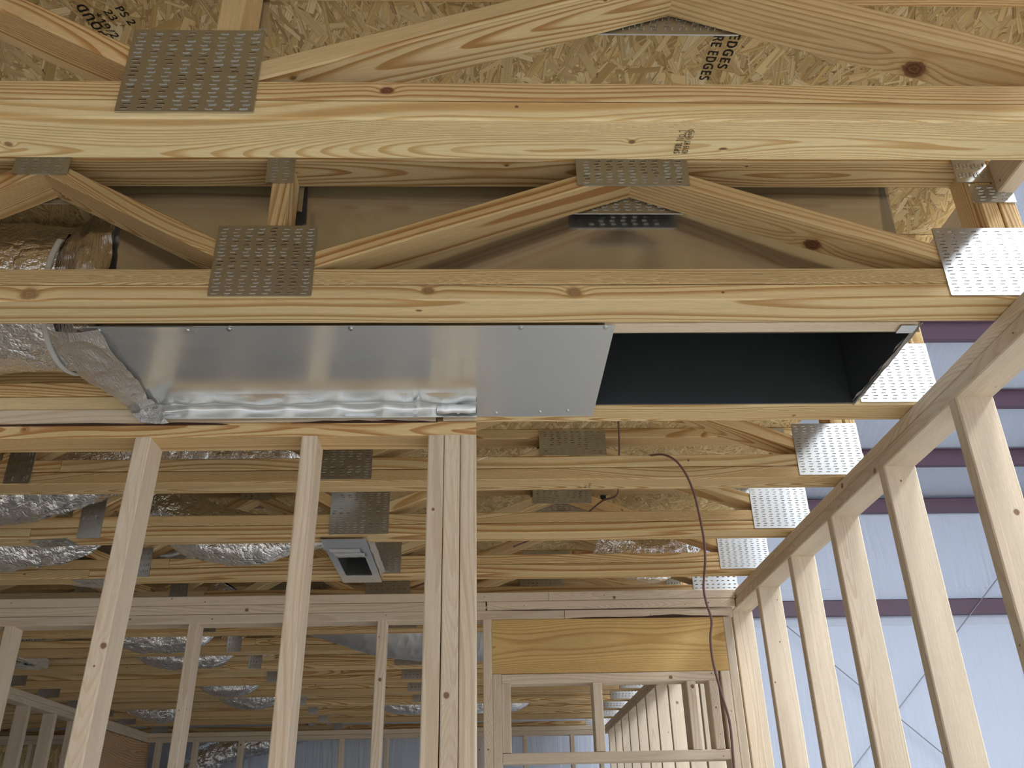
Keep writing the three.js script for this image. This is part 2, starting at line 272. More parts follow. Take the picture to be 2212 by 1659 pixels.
// ---------------------------------------------------------------- the deck over the framing
const DECK = 2.93, XR = 1.18, ZB = -9.3, ZF = 3.0, XL = -6.4;
{
  const deck = base('ceiling', [0, DECK, 0], 'underside of the strand board subfloor lying on the floor trusses', 'subfloor', null, 'structure');
  const seamX = -0.042; let row = 0;
  for (let z = 0.62; z > ZB - 1.2; z -= 1.2195, row++) {
    const z0 = Math.max(z - 1.2195, ZB), z1 = z;
    for (let x = seamX - 2.4384 * 3 + (row % 2 ? 1.2192 : 0); x < XR; x += 2.4384) {
      const a = Math.max(x, XL), b = Math.min(x + 2.4384, XR); if (b - a < 0.05 || z1 - z0 < 0.05) continue;
      const g = uvMetres(boxAt(a + 0.0015, b - 0.0015, 0, 0.018, z0 + 0.0015, z1 - 0.0015), 0, 2), u = g.attributes.uv, ou = hash(row, Math.round(x * 10), 1), ov = hash(row, Math.round(x * 10), 2);
      for (let i = 0; i < u.count; i++) u.setXY(i, u.getX(i) + ou, u.getY(i) + ov);
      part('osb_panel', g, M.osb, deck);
    }
  }
  part('osb_panel', uvMetres(boxAt(XL, XR, 0, 0.018, 0.622, ZF), 0, 2), M.osb, deck);
  part('upper_floor', boxAt(XL, XR, 0.02, 0.06, ZB, ZF), M.slab, deck);
  const dn = -0.0006, X = V(1, 0, 0), D = V(0, 0, -1), U = V(0, 0, 1);
  printed('panel_print', deck, inkText(['EDGES'], 74), 0.1, 0.03, V(0.488, dn, -1.235), V(-0.1, 0, -1).normalize(), V(1, 0, -0.1).normalize());
  printed('panel_print', deck, inkText(['SQUARE EDGES'], 40), 0.19, 0.026, V(0.459, dn, -1.215), V(-0.06, 0, -1).normalize(), V(1, 0, -0.06).normalize());
  printed('panel_print', deck, inkText(['PS 2', '23', '*19/2'], 58), 0.1, 0.075, V(-0.672, dn, -1.19), V(0.35, 0, -1).normalize(), V(1, 0, 0.35).normalize());
  printed('panel_print', deck, inkText(['POUD'], 84), 0.085, 0.032, V(-0.722, dn, -1.168), V(-0.28, 0, 1).normalize(), V(-1, 0, -0.28).normalize());
  printed('panel_print', deck, inkText(['DIHT', '9 4.0', 'OC 24'], 60), 0.15, 0.11, V(0.47, dn, -2.86), U, V(-1, 0, 0));
  printed('panel_print', deck, inkText(['MIN 16', 'III ='], 84), 0.17, 0.1, V(0.44, dn, -3.43), V(0.25, 0, 1).normalize(), V(-1, 0, 0.25).normalize());
}

// ---------------------------------------------------------------- toothed connector plates
const plateCache = new Map();
function plateGeo(w, h, { turn = false, teeth = false, coarse = false, seed = 1, open = 0.45 } = {}) { // in the xy plane, face towards +z, thickness behind
  const key = [Math.round(w * 500), Math.round(h * 500), turn, teeth, coarse, coarse ? 0 : seed, open].join();
  if (plateCache.has(key)) return plateCache.get(key);
  const A = turn ? h : w, B = turn ? w : h, th = 0.0032, s = new THREE.Shape(), c = 0.0015, P = (x, y) => (turn ? [y, x] : [x, y]);
  [[-A / 2 + c, -B / 2], [A / 2 - c, -B / 2], [A / 2, -B / 2 + c], [A / 2, B / 2 - c], [A / 2 - c, B / 2], [-A / 2 + c, B / 2], [-A / 2, B / 2 - c], [-A / 2, -B / 2 + c]].forEach((p, i) => (i ? s.lineTo(...P(...p)) : s.moveTo(...P(...p))));
  const px = 0.0254, py = coarse ? 0.0168 : 0.0084, nx = Math.max(1, Math.floor(A / px)), ny = Math.max(1, Math.floor((B - 0.004) / py)), sw = 0.0112, sh = coarse ? 0.0052 : 0.0029, extra = [], R = rng(seed * 7919 + 5);
  for (let i = 0; i < nx; i++) for (let j = 0; j < ny; j++) {
    const x = (i - (nx - 1) / 2) * px + (j % 2 ? 0.0018 : -0.0018), y = (j - (ny - 1) / 2) * py, hole = new THREE.Path(), k = 0.0006;
    const q = [[x - sw / 2, y - sh / 2], [x + sw / 2, y - sh / 2 + k], [x + sw / 2, y + sh / 2], [x - sw / 2, y + sh / 2 - k]].map((p) => P(...p));
    const shut = !coarse && !teeth && n2(i * 0.55 + seed * 3, j * 0.33, 997, 77) * 0.75 + 0.25 * R() > open + 0.02;
    if (!shut) { hole.moveTo(...q[0]); [3, 2, 1].forEach((n) => hole.lineTo(...q[n])); s.holes.push(hole); }
    if (!coarse) { // the root of the tooth, curled up at the lower edge of the slot
      const r = R(), up = shut ? 0.0011 + 0.0009 * r : 0.0003 + 0.0006 * r * r; if (shut) for (const e of [-0.45, 0.1, 0.5]) { const b = new THREE.BoxGeometry(turn ? sh * 1.3 : 0.0017, turn ? 0.0017 : sh * 1.3, up * 0.8); b.rotateZ(0.5 * (r - 0.5)); b.translate(...P(x + e * sw, y + 0.0004), up * 0.4); extra.push(b); }
      const l = new THREE.BoxGeometry(turn ? 0.0013 : sw * 0.9, turn ? sw * 0.9 : 0.0013, up); const [lx, ly] = P(x, y - sh / 2 - 0.0003); l.translate(lx, ly, up / 2); extra.push(l);
      if (teeth) for (const e of [-1, 1]) { const t = new THREE.ConeGeometry(0.0016, 0.009, 3); t.rotateX(-Math.PI / 2); t.translate(...P(x + (e * sw) / 2, y), -th - 0.0045); extra.push(t); }
    }
  }
  const g = new THREE.ExtrudeGeometry(s, { depth: th, bevelEnabled: false, curveSegments: 1 }); g.translate(0, 0, -th);
  for (const e of extra) { e.deleteAttribute('uv'); }
  g.deleteAttribute('uv');
  const out = extra.length ? mergeGeometries([g, ...extra.map((e) => e.toNonIndexed())]) : g;
  plateCache.set(key, out); return out;
}
function plate(parent, x0, x1, y0, y1, z, o = {}) {
  const m = part('connector_plate', plateGeo(x1 - x0, y1 - y0, o), M.plate, parent); m.position.set((x0 + x1) / 2, (y0 + y1) / 2, z);
  if (o.behind) m.rotation.y = Math.PI; m.rotation.z = o.tilt ?? 0; return m;
}

// ---------------------------------------------------------------- floor trusses: double bottom chord, single top chord, flat webs
const YB = 2.528, YC = YB + 2 * T2 + 0.0016, YT = DECK - T2;
const joints = [[1.077, 0.335], [-0.407, 0.335], [-0.455, -0.945], [-1.435, -0.945], [-1.5, -2.25], [-3.0, -2.25], [-3.07, -3.8], [-4.55, -3.8], [-4.62, -5.4], [-6.1, -5.4]];
const trussX0 = XL + 0.1;
function makeTruss(k, zc, label, o = {}) { // zc: middle of the truss
  const t = base('floor_truss', [0, YB, zc], label, 'floor truss', 'parallel chord floor trusses'), far = o.far;
  const at = (n) => o.rows?.[n] ?? pick(k * 40 + n), L = (a, b, y, n, nm) => { const [A, r, off] = at(n); return part(nm, board(V(a, y, 0), V(b, y, 0), V(0, 0, 1), W4, T2, A, r, off !== undefined ? a + off : undefined), A.mat, t); };
  const upper = o.upper ?? -1.258, lower = o.lower ?? -1.565;
  L(trussX0, upper - 0.0006, 1.5 * T2 + 0.0016, 1, 'bottom_chord'); L(upper + 0.0006, XR - 0.008, 1.5 * T2 + 0.0016, 2, 'bottom_chord');
  L(trussX0, lower - 0.0006, 0.5 * T2, 3, 'bottom_chord'); L(lower + 0.0006, XR - 0.008, 0.5 * T2, 4, 'bottom_chord');
  L(trussX0, XR - 0.008, YT - YB + 0.5 * T2, 5, 'top_chord');
  const yb = YC - YB, yt = YT - YB - 0.012;
  joints.forEach(([xb, xa], n) => {
    const [A, r, off] = at(6 + n), a = V(xb, yb, 0), b = V(xa, yt, 0), flip = xb > xa, p = flip ? b : a, q = flip ? a : b, th = Math.atan2(q.y - p.y, q.x - p.x), tn = Math.tan(th);
    part('web', board(p, q, V(0, 0, 1), W4 - 0.0016, T2, A, r, off, { e0: tn, e1: tn }), A.mat, t);
  });
  for (const x of [o.post ?? -0.432, -3.03]) { const [A, r] = at(18); part('web', board(V(x, yb, 0), V(x, YT - YB, 0), V(0, 0, 1), W4 - 0.001, T2, A, r), A.mat, t); }
  for (const x of [1.109, 1.15]) { const [A, r] = at(19 + (x > 1.12)); part('end_post', board(V(x, yb, 0), V(x, YT - YB, 0), V(0, 0, 1), W4 - 0.0006, T2, A, r), A.mat, t); }
  const zf = W4 / 2 + 0.0037, big = o.big ?? [-0.548, -0.342, 2.537, 2.711], P = (x0, x1, y0, y1, q = {}) => plate(t, x0, x1, y0 - YB, y1 - YB, zf, { coarse: far, seed: 1 + (k % 3), ...q });
  P(...big); P(0.962, 1.168, 2.535, 2.706, { open: 1 }); P(...(o.top ?? [0.208, 0.455, 2.822, 2.922]), { open: 0.62 }); P(-1.006, -0.888, 2.85, 2.922); P(-0.465, -0.405, 2.827, 2.922, { tilt: 0.02 });
  P(...(o.splice ?? [-1.412, -1.334, 2.53, 2.668]), { turn: true, tilt: o.spliceTilt ?? 0 }); P(1.052, 1.128, 2.832, 2.924, { turn: true }); P(1.073, 1.168, 2.776, 2.826);
  if (far) { P(-2.3, -2.18, 2.85, 2.922); P(-3.1, -2.95, 2.537, 2.65); P(-4.68, -4.5, 2.537, 2.66); }
  if (!far) { // plates on the back face; below the apex their teeth show
    plate(t, 0.205, 0.458, 2.818 - YB, 2.922 - YB, -zf, { behind: true, teeth: true }); plate(t, -1.01, -0.885, 2.845 - YB, 2.922 - YB, -zf, { behind: true, teeth: true });
    plate(t, -0.47 + (o.post ? 0.028 : 0), -0.403 + (o.post ? 0.028 : 0), 2.824 - YB, 2.92 - YB, -zf, { behind: true, teeth: true });
  }
  if (o.under) { const m = part('connector_plate', plateGeo(0.14, 0.075, { seed: 2 }), M.plate, t); m.position.set(o.under[0], -0.0037, o.under[1] ?? 0); m.rotation.x = Math.PI / 2; m.rotation.z = 0.12; }
  return t;
}
const TZ = [1.0935, 1.5936, 2.0858, 2.5813, 3.0901, 3.6019].map((z) => -(z - W4 / 2));
const trusses = [];
trusses.push(makeTruss(1, TZ[0], 'nearest floor truss, across the top of the photo, with a grade stamp under its chord', { post: -0.404, rows: { 2: [HERO, 0, 1], 4: [HERO, 1, 1], 6: [HERO, 4, 0.02], 5: [PINE_A, 1] } }));
trusses.push(makeTruss(2, TZ[1], 'second nearest floor truss, in front of the long upright sheet metal duct side', { rows: { 1: [HERO, 2, 1], 2: [HERO, 2, 1], 3: [HERO, 3, 1], 4: [HERO, 3, 1], 6: [HERO, 4, 0.03] }, lower: -1.9, upper: -2.1 }));
trusses.push(makeTruss(3, TZ[2], 'floor truss resting on the stud wall that ends in the triple post', {}));
trusses.push(makeTruss(4, TZ[3], 'floor truss whose bottom chord the brown cable loops over', { big: [-0.489, -0.334, 2.535, 2.65], splice: [-1.414, -1.338, 2.53, 2.64], upper: -1.258 }));
trusses.push(makeTruss(5, TZ[4], 'floor truss just behind the one the brown cable loops over', { big: [-0.539, -0.332, 2.53, 2.7], splice: [-1.404, -1.325, 2.526, 2.675], under: [-1.5, 0] }));
trusses.push(makeTruss(6, TZ[5], 'last floor truss in front of the header wall with the door opening', { big: [-0.5, -0.332, 2.535, 2.68], splice: [-1.386, -1.328, 2.531, 2.65], under: [-1.56, 0], upper: -1.257 }));
const protos = [0, 1, 2].map((v) => makeTruss(20 + v, -(4.105 + 0.506 * v - W4 / 2), ['first', 'second', 'third'][v] + ' floor truss behind the header wall', { far: true, big: [-0.537, -0.335, 2.537, 2.68] }));
trusses.push(...protos);
['fourth', 'fifth', 'sixth', 'seventh', 'eighth', 'ninth'].forEach((w, i) => {
  const c = protos[i % 3].clone(); c.name = numbered('floor_truss'); c.position.z = -(4.105 + 0.506 * (i + 3) - W4 / 2); c.userData = { ...c.userData, label: w + ' floor truss behind the header wall' }; scene.add(c); trusses.push(c);
});
{ const c = protos[1].clone(); c.name = numbered('floor_truss'); c.position.z = -8.96; c.userData = { ...c.userData, label: 'last floor truss of all, behind the far stud wall' }; scene.add(c); trusses.push(c); }
for (const [z, w] of [[-0.55, 'above'], [-0.03, 'behind']]) { const c = protos[z < -0.3 ? 0 : 2].clone(); c.name = numbered('floor_truss'); c.position.z = z; c.userData = { ...c.userData, label: 'floor truss just ' + w + ' the camera, outside the photo' }; scene.add(c); }
{ // grade stamps and marker lines, as children of the first trusses
  const t = trusses[0], x = V(-1, 0, 0), u = V(0, 0, 1);
  printed('grade_stamp', t, (c, w, h) => { c.clearRect(0, 0, w, h); c.fillStyle = c.strokeStyle = 'rgba(60,46,30,0.85)'; c.textBaseline = 'middle'; c.font = 'bold 64px sans-serif'; c.fillText('SPIB.', 4, h * 0.25, 118); c.font = '80px sans-serif'; c.fillText('No.1', 130, h * 0.25, 122); c.font = 'bold 60px sans-serif'; c.fillText('KD19 HT', 4, h * 0.75, 136); c.lineWidth = 5; c.beginPath(); c.ellipse(202, h * 0.75, 48, 30, 0, 0, 7); c.stroke(); c.font = 'bold 40px sans-serif'; c.fillText('HNS', 162, h * 0.75, 80); }, 0.056, 0.025, V(0.318, -0.0016, -1.05 - TZ[0]), u, x);
  printed('grade_stamp', trusses[3], inkText(['No.2', 'KD19 HT'], 54, 'rgba(60,46,30,0.75)'), 0.05, 0.026, V(0.32, -0.0016, 0), u, x);
}

// a 2x4 ribbon let in over the truss ends
for (let k = 0; k < 3; k++) { const a = -TZ[k] - 0.0, b = k < 2 ? TZ[k + 1] : TZ[3]; const r = part('ribbon_board', board(V(1.153, 2.845, TZ[k] - W4 / 2 - 0.002), V(1.153, 2.845, b + W4 / 2 + 0.002), V(0, 1, 0), 0.085, T2, STUD, k), STUD.mat, scene); tag(r, ['short ribbon board joining the ends of the first and second trusses', 'short ribbon board joining the ends of the second and third trusses', 'short ribbon board joining the ends of the third and fourth trusses'][k], 'board', 'ribbon boards between truss ends'); }

// ---------------------------------------------------------------- stud walls
let studRowNo = 0;
function stick(parent, name, a, b, wide, o = {}) { const A = o.atlas ?? STUD, r = o.row ?? studRowNo++ % 6; return part(name, board(a, b, wide, o.W ?? W4, o.T ?? T2, A, r, o.u0), A.mat, parent, o.label); }
M.bark = std({ color: new THREE.Color(0.055, 0.02, 0.009), roughness: 0.85 });
function bark(parent, x0, x1, y, z, h, seed) { // strip of bark left along the waney edge of a plate
  const f = (u) => h * Math.pow(Math.sin(Math.PI * u), 0.5) * (0.35 + 0.9 * n3(u * 9, seed, 1)), zz = z + W4 / 2;
  part('bark', sheetGrid(120, 6, (u, v) => [lerp(x0, x1, u), y - 0.5 * h + f(u) * (v - 0.1), zz + 0.0004 + 0.0022 * Math.sin(Math.PI * v) * (0.6 + 0.8 * n3(u * 60, v * 3, seed))]), M.bark, parent, 'dark bark along the plate edge');
}
const UX = V(1, 0, 0), UZ = V(0, 0, 1), UY = V(0, 1, 0);
{ // right wall, along z
  const w = base('wall_right', [0, 0, 0], 'open stud wall on the right, between the framing and the bright hall', 'stud wall', null, 'structure'), xc = 1.1365;
  stick(w, 'top_plate', V(xc + 0.003, 2.5088, 0.6), V(xc + 0.003, 2.5088, -3.94), UX, { row: 1 }); stick(w, 'top_plate', V(xc, 2.4698, 0.6), V(xc, 2.4698, -3.94), UX, { row: 4 });
  stick(w, 'top_plate', V(xc + 0.01, 2.5088, -3.944), V(xc + 0.01, 2.5088, -8.62), UX, { row: 2 }); stick(w, 'top_plate', V(xc + 0.01, 2.4698, -3.944), V(xc + 0.01, 2.4698, -8.62), UX, { row: 5 });
  stick(w, 'bottom_plate', V(xc, T2 / 2, 0.6), V(xc, T2 / 2, -8.62), UX);
  for (const z of [-0.54, -0.96, -1.38, -1.8, -2.219, -2.634, -3.061, -3.481, -3.9]) stick(w, 'stud', V(xc + (z < -3 ? 0.003 : 0), T2, z - T2 / 2), V(xc + (z < -3 ? 0.003 : 0), 2.4514, z - T2 / 2), UX);
  for (let z = -4.3; z > -8.6; z -= 0.4064) stick(w, 'stud', V(xc + 0.01, T2, z - T2 / 2), V(xc + 0.01, 2.4514, z - T2 / 2), UX);
}
{ // wall under the third truss
  const w = base('wall_middle', [0, 0, 0], 'open stud wall under the third truss, ending in a triple post by the duct', 'stud wall', null, 'structure'), z = TZ[2] + 0.006;
  stick(w, 'top_plate', V(-5.5, 2.5088, z), V(-0.116, 2.5088, z), UZ, { row: 0 }); stick(w, 'top_plate', V(-5.5, 2.4698, z), V(-0.0165, 2.4698, z), UZ, { atlas: PINE_B, row: 2 });
  stick(w, 'top_plate', V(-0.098, 2.508, z), V(-0.017, 2.508, z), UZ, { row: 3, T: 0.036 });
  stick(w, 'bottom_plate', V(-5.5, T2 / 2, z), V(-0.0165, T2 / 2, z), UZ);
  const S = (x, xb) => stick(w, 'stud', V(xb - (x - xb) * 2.2, T2, z), V(x, 2.4512, z), UZ);
  S(-1.231, -1.231); S(-0.824, -0.841); S(-0.423, -0.4265); S(-1.637, -1.637); S(-2.044, -2.044); S(-2.45, -2.45);
  S(-0.1145, -0.1155); S(-0.0748, -0.0752); S(-0.0357, -0.0355);
  bark(w, -1.6, -0.62, 2.4885, z, 0.013, 3); bark(w, -0.47, -0.11, 2.4895, z, 0.009, 4);
  part('splinter', rod(V(-0.013, 2.385, -1.996), V(0.012, 2.3945, -1.996), 0.0008), STUD.mat, w); part('splinter', rod(V(-0.116, 2.428, -1.978), V(-0.1, 2.43, -1.978), 0.0008), STUD.mat, w);
  printed('grade_stamp', w, inkText(['S-GRN', '042 HT'], 60, 'rgba(60,46,30,0.7)'), 0.05, 0.03, V(-0.66, 2.4508, z), V(1, 0, 0), V(0, 0, -1));
}
{ // wall with the header over the door
  const w = base('wall_header', [0, 0, 0], 'stud wall behind the sixth truss with a deep header over a door opening', 'stud wall', null, 'structure'), z = -3.8525;
  stick(w, 'top_plate', V(-6, 2.5088, z), V(0.28, 2.5088, z), UZ, { row: 2 }); stick(w, 'top_plate', V(0.2815, 2.5088, z), V(1.09, 2.5088, z), UZ, { row: 5 });
  stick(w, 'top_plate', V(-6, 2.4698, z), V(0.008, 2.4698, z), UZ, { row: 0 }); stick(w, 'top_plate', V(0.015, 2.4698, z), V(1.085, 2.4698, z), UZ, { row: 1 });
  stick(w, 'top_plate', V(-6, 2.4306, z), V(0.345, 2.4306, z), UZ, { row: 4 }); stick(w, 'top_plate', V(0.347, 2.4306, z), V(1.07, 2.4306, z), UZ, { row: 3 });
  stick(w, 'bottom_plate', V(-6, T2 / 2, z), V(0.07, T2 / 2, z), UZ);
  const S = (x, y0, y1, n = 'stud', o = {}) => stick(w, n, V(x + (o.lean ?? 0), y0, z), V(x, y1, z), UZ, o);
  for (const x of [-1.982, -1.6, -1.221, -0.83, -0.431]) S(x, T2, 2.413, 'stud', { lean: x > -1.3 ? -0.012 : 0 });
  bark(w, 0.36, 1.05, 2.4165, z, 0.013, 6); bark(w, 0.03, 1.05, 2.4495, z, 0.006, 7);
  for (const x of [-2.4, -2.8, -3.2]) S(x, T2, 2.413);
  S(0.0155, T2, 2.4125, 'king_stud', { row: 1, atlas: STUD }); S(1.0425, T2, 2.4125, 'king_stud', { row: 4 });
  S(0.0535, T2, 2.1865, 'jack_stud', { row: 3 }); S(1.0045, T2, 2.1865, 'jack_stud', { row: 2 });
  part('header', board(V(0.0345, 2.2995, z + 0.025), V(1.0235, 2.2995, z + 0.025), UZ, T2, 0.2235, BEAM, 0, 0.1), BEAM.mat, w, 'deep golden header beam'); part('header', board(V(0.0345, 2.2995, z - 0.025), V(1.0235, 2.2995, z - 0.025), UZ, T2, 0.2235, BEAM, 0, 1.1), BEAM.mat, w);
  stick(w, 'head_plate', V(0.0735, 2.1675, z), V(0.975, 2.1675, z), UZ, { row: 0 });
  for (const [x, y] of [[0.0905, 1.884], [0.467, 1.884], [0.8565, 1.884], [0.9495, 1.884]]) S(x, y, 2.148, 'cripple_stud');
  stick(w, 'door_head', V(0.0735, 1.8635, z), V(0.984, 1.8635, z), UZ, { row: 3 });
}
{ // far wall
  const w = base('wall_far', [0, 0, 0], 'far stud wall in front of the grey back wall of the building', 'stud wall', null, 'structure'), z = -8.665;
  stick(w, 'top_plate', V(-6.3, 2.5088, z), V(1.09, 2.5088, z), UZ); stick(w, 'top_plate', V(-6.3, 2.4698, z), V(1.09, 2.4698, z), UZ);
  stick(w, 'bottom_plate', V(-6.3, T2 / 2, z), V(1.09, T2 / 2, z), UZ);
  part('sheathing', uvMetres(boxAt(-6.3, -3.12, 0, 2.49, z - 0.06, z - 0.046), 0, 1), M.osb, w);
  for (const x of [-5.4, -4.9, -4.5, -4.05, -3.6, -2.93, -2.6, -2.19, -1.76, -1.29, -0.885, -0.47, -0.04, 0.37, 0.8, 1.06]) stick(w, 'stud', V(x, T2, z), V(x, 2.4512, z), UZ);
}
{ // left wall along z
  const w = base('wall_left', [0, 0, 0], 'stud wall at the lower left running away to the far wall, with its own header', 'stud wall', null, 'structure'), x = -3.065;
  stick(w, 'top_plate', V(x, 2.5088, -3.9), V(x, 2.5088, -8.71), UX); stick(w, 'top_plate', V(x, 2.4698, -3.9), V(x, 2.4698, -8.71), UX);
  for (const z of [-4.3, -4.7, -5.1, -5.5, -5.9, -6.315, -6.72, -7.13, -7.45]) stick(w, 'stud', V(x, T2, z), V(x, 2.4512, z), UX);
  stick(w, 'stud', V(x, T2, -8.69), V(x, 2.4512, -8.69), UX);
  part('header', board(V(x + 0.03, 2.3, -7.47), V(x + 0.03, 2.3, -8.67), UX, T2, 0.29, BEAM, 1, 0.2), BEAM.mat, w, 'reddish header board with dark stains');
  stick(w, 'head_plate', V(x, 2.13, -7.47), V(x, 2.13, -8.67), UX);
}

// ---------------------------------------------------------------- sheet metal duct between the second and third trusses
function sheetGrid(nu, nv, fn, uvf) { const g = new THREE.PlaneGeometry(1, 1, nu, nv), p = g.attributes.position; for (let i = 0; i < p.count; i++) { const u = p.getX(i) + 0.5, v = p.getY(i) + 0.5; p.setXYZ(i, ...fn(u, v)); } g.computeVertexNormals(); return g; }
const duct = base('sheet_metal_duct', [0, YB, -1.8], 'long galvanised sheet metal duct boxed in between the second and third trusses', 'duct');
{
  const O = (x, y, z) => [x, y - YB, z + 1.8], side = (z, x0, x1, y0, y1, amp) => sheetGrid(90, 24, (u, v) => { const x = lerp(x0, x1, u), y = lerp(y0, y1, v); return O(x, y, z + (z > -1.7 ? 0.03 * v * v : 0) + amp * (n3(x * 3.1, y * 4, 1) - 0.5) + amp * 0.5 * (n3(x * 8, y * 9, 4) - 0.5)); });
  const dbl = M.sheet.clone(); dbl.side = THREE.DoubleSide; M.sheet2 = dbl;
  const fdbl = M.sheet.clone(); fdbl.side = THREE.DoubleSide; fdbl.metalness = 0.95; fdbl.roughness = 0.2; fdbl.color.setRGB(0.7, 0.7, 0.68);
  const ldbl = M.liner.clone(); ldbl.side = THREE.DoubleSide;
  part('front_panel', side(-1.642, -0.86, 0.957, 2.531, 2.9265, 0.0025), fdbl, duct, 'upright galvanised side of the duct facing the camera');
  part('top_flange', sheetGrid(60, 4, (u, v) => O(lerp(-0.86, 0.957, u), 2.9265 - 0.0015 * v, lerp(-1.612, -1.597, v))), dbl, duct);
  part('back_panel', side(-1.992, -0.86, 0.94, 2.531, 2.9265, 0.002), dbl, duct);
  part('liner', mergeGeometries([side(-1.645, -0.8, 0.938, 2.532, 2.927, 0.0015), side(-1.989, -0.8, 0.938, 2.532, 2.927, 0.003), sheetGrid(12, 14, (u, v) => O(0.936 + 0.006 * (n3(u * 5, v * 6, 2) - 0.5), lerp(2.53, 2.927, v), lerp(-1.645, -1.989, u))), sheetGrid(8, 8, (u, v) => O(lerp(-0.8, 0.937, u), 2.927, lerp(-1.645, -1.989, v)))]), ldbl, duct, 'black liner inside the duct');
  part('end_cap', sheetGrid(24, 10, (u, v) => O(0.941 + 0.007 * (n3(u * 9, v * 3, 7) - 0.5) * (1 - v), lerp(2.5265, 2.9265, v), lerp(-1.6, -1.998, u))), dbl, duct);
  part('edge_tape', sheetGrid(60, 3, (u, v) => { const w = lerp(0.003, -0.004, v) - 0.009 * v * n3(u * 14, 3, 9); return O(0.943 + w, 2.5268 + 0.004 * n3(u * 20, v * 3, 3) + (v > 0.5 ? 0.004 : 0), lerp(-1.6, -2.0, u)); }), M.tape, duct, 'crinkled silver tape along the open end');
  part('corner_tab', boxAt(0.899, 0.935, -0.0035, -0.0025, 0.165, 0.197), M.screw, duct, 'small bright bent tab at the open end');
  part('nailer', board(V(0.26, 0.0455, 0.1795), V(0.936, 0.0455, 0.1795), UY, 0.0889, 0.037, STUD, 2), STUD.mat, duct, 'pale wood nailer along the open bottom');
  // bottom sheet: flat, then crumpled where it turns down in front of the wall plate
  const y0 = 2.5262, zEnd = -1.972;
  const lin = (x, k) => { const q = Math.floor(x); return lerp(hash(q, k, 3), hash(q + 1, k, 3), x - q) - 0.5; };
  const dent = (x) => 0.02 * lin(x * 10.3, 1) + 0.011 * lin(x * 23.7 + 4, 2), scallop = (x) => { const q = x * 8.6 + 0.6 * lin(x * 3, 5), f = q - Math.floor(q) - 0.5; return Math.max(0, 1 - 4.6 * f * f) * (0.4 + hash(Math.floor(q), 9, 1)); };
  part('bottom_panel', sheetGrid(420, 110, (u, v) => {
    const x = lerp(-0.818, -0.0135, u), s = v * 0.412, bend = 0.366, sag = -0.0035 * Math.sin(Math.PI * clamp01(s / bend)) + 0.0035 * (n3(x * 2.4, s * 3, 2) - 0.5);
    const ramp = clamp01((s - bend + 0.055) / 0.045), d = dent(x) * ramp * (0.7 + 0.6 * n3(x * 30, s * 40, 2));
    if (s < bend) return O(x, y0 + sag - Math.abs(d) * 0.75, -1.599 - s);
    const f = s - bend, k = f / 0.046; return O(x, y0 - Math.abs(dent(x)) * 0.5 * (1 - k) - f * 0.78, -1.599 - bend - 0.007 * Math.min(1, k * 4) - 0.006 * scallop(x) * Math.sin(Math.PI * Math.min(1, k * 1.1)));
  }), dbl, duct, 'sheet metal under the duct, crumpled along its lower edge');
  part('cover_panel', sheetGrid(40, 40, (u, v) => { const x = lerp(-0.0145, 0.2815, u), z = lerp(-1.599, -2.042, v); return O(x, y0 - 0.0012 + 0.0022 * (n3(x * 6, z * 6, 8) - 0.5), z); }), dbl, duct, 'flat square sheet covering the duct beside the triple post');
  part('joint_strip', boxAt(-0.83, -0.602, -0.0042, -0.003, 0.176, 0.2), dbl, duct, 'narrow metal strip screwed over the sheet edge');
  part('rolled_flap', sheetGrid(40, 16, (u, v) => { const a = v * 4.2, r = 0.013 + 0.004 * ridge(u * 5, v * 2, 1, 3); return O(lerp(-0.112, -0.0165, u), 2.508 - r * Math.cos(a) * 0.8 + 0.002, -1.966 + r * Math.sin(a) * 0.5); }), dbl, duct, 'rolled metal flap beside the post');
  const screws = [];
  for (const [x, z] of [[-0.8, -1.612], [-0.617, -1.613], [-0.53, -1.609], [-0.276, -1.609], [0.082, -1.608], [0.262, -1.608], [0.035, -2.022], [0.145, -2.016], [0.215, -2.01]]) screws.push([x, YB - 0.005, z, 0]);
  for (const x of [-0.795, -0.06, -0.165]) screws.push([x, 2.502, -1.967, 1]);
  for (const [x, y, z, s] of screws) { const g = mergeGeometries([new THREE.CylinderGeometry(0.0042, 0.0042, 0.003, 6), new THREE.CylinderGeometry(0.0062, 0.0062, 0.001, 16).translate(0, 0.0017, 0)]); if (s) g.rotateX(Math.PI / 2); g.translate(...O(x, y, z)); part('screw', g, M.screw, duct); }
}

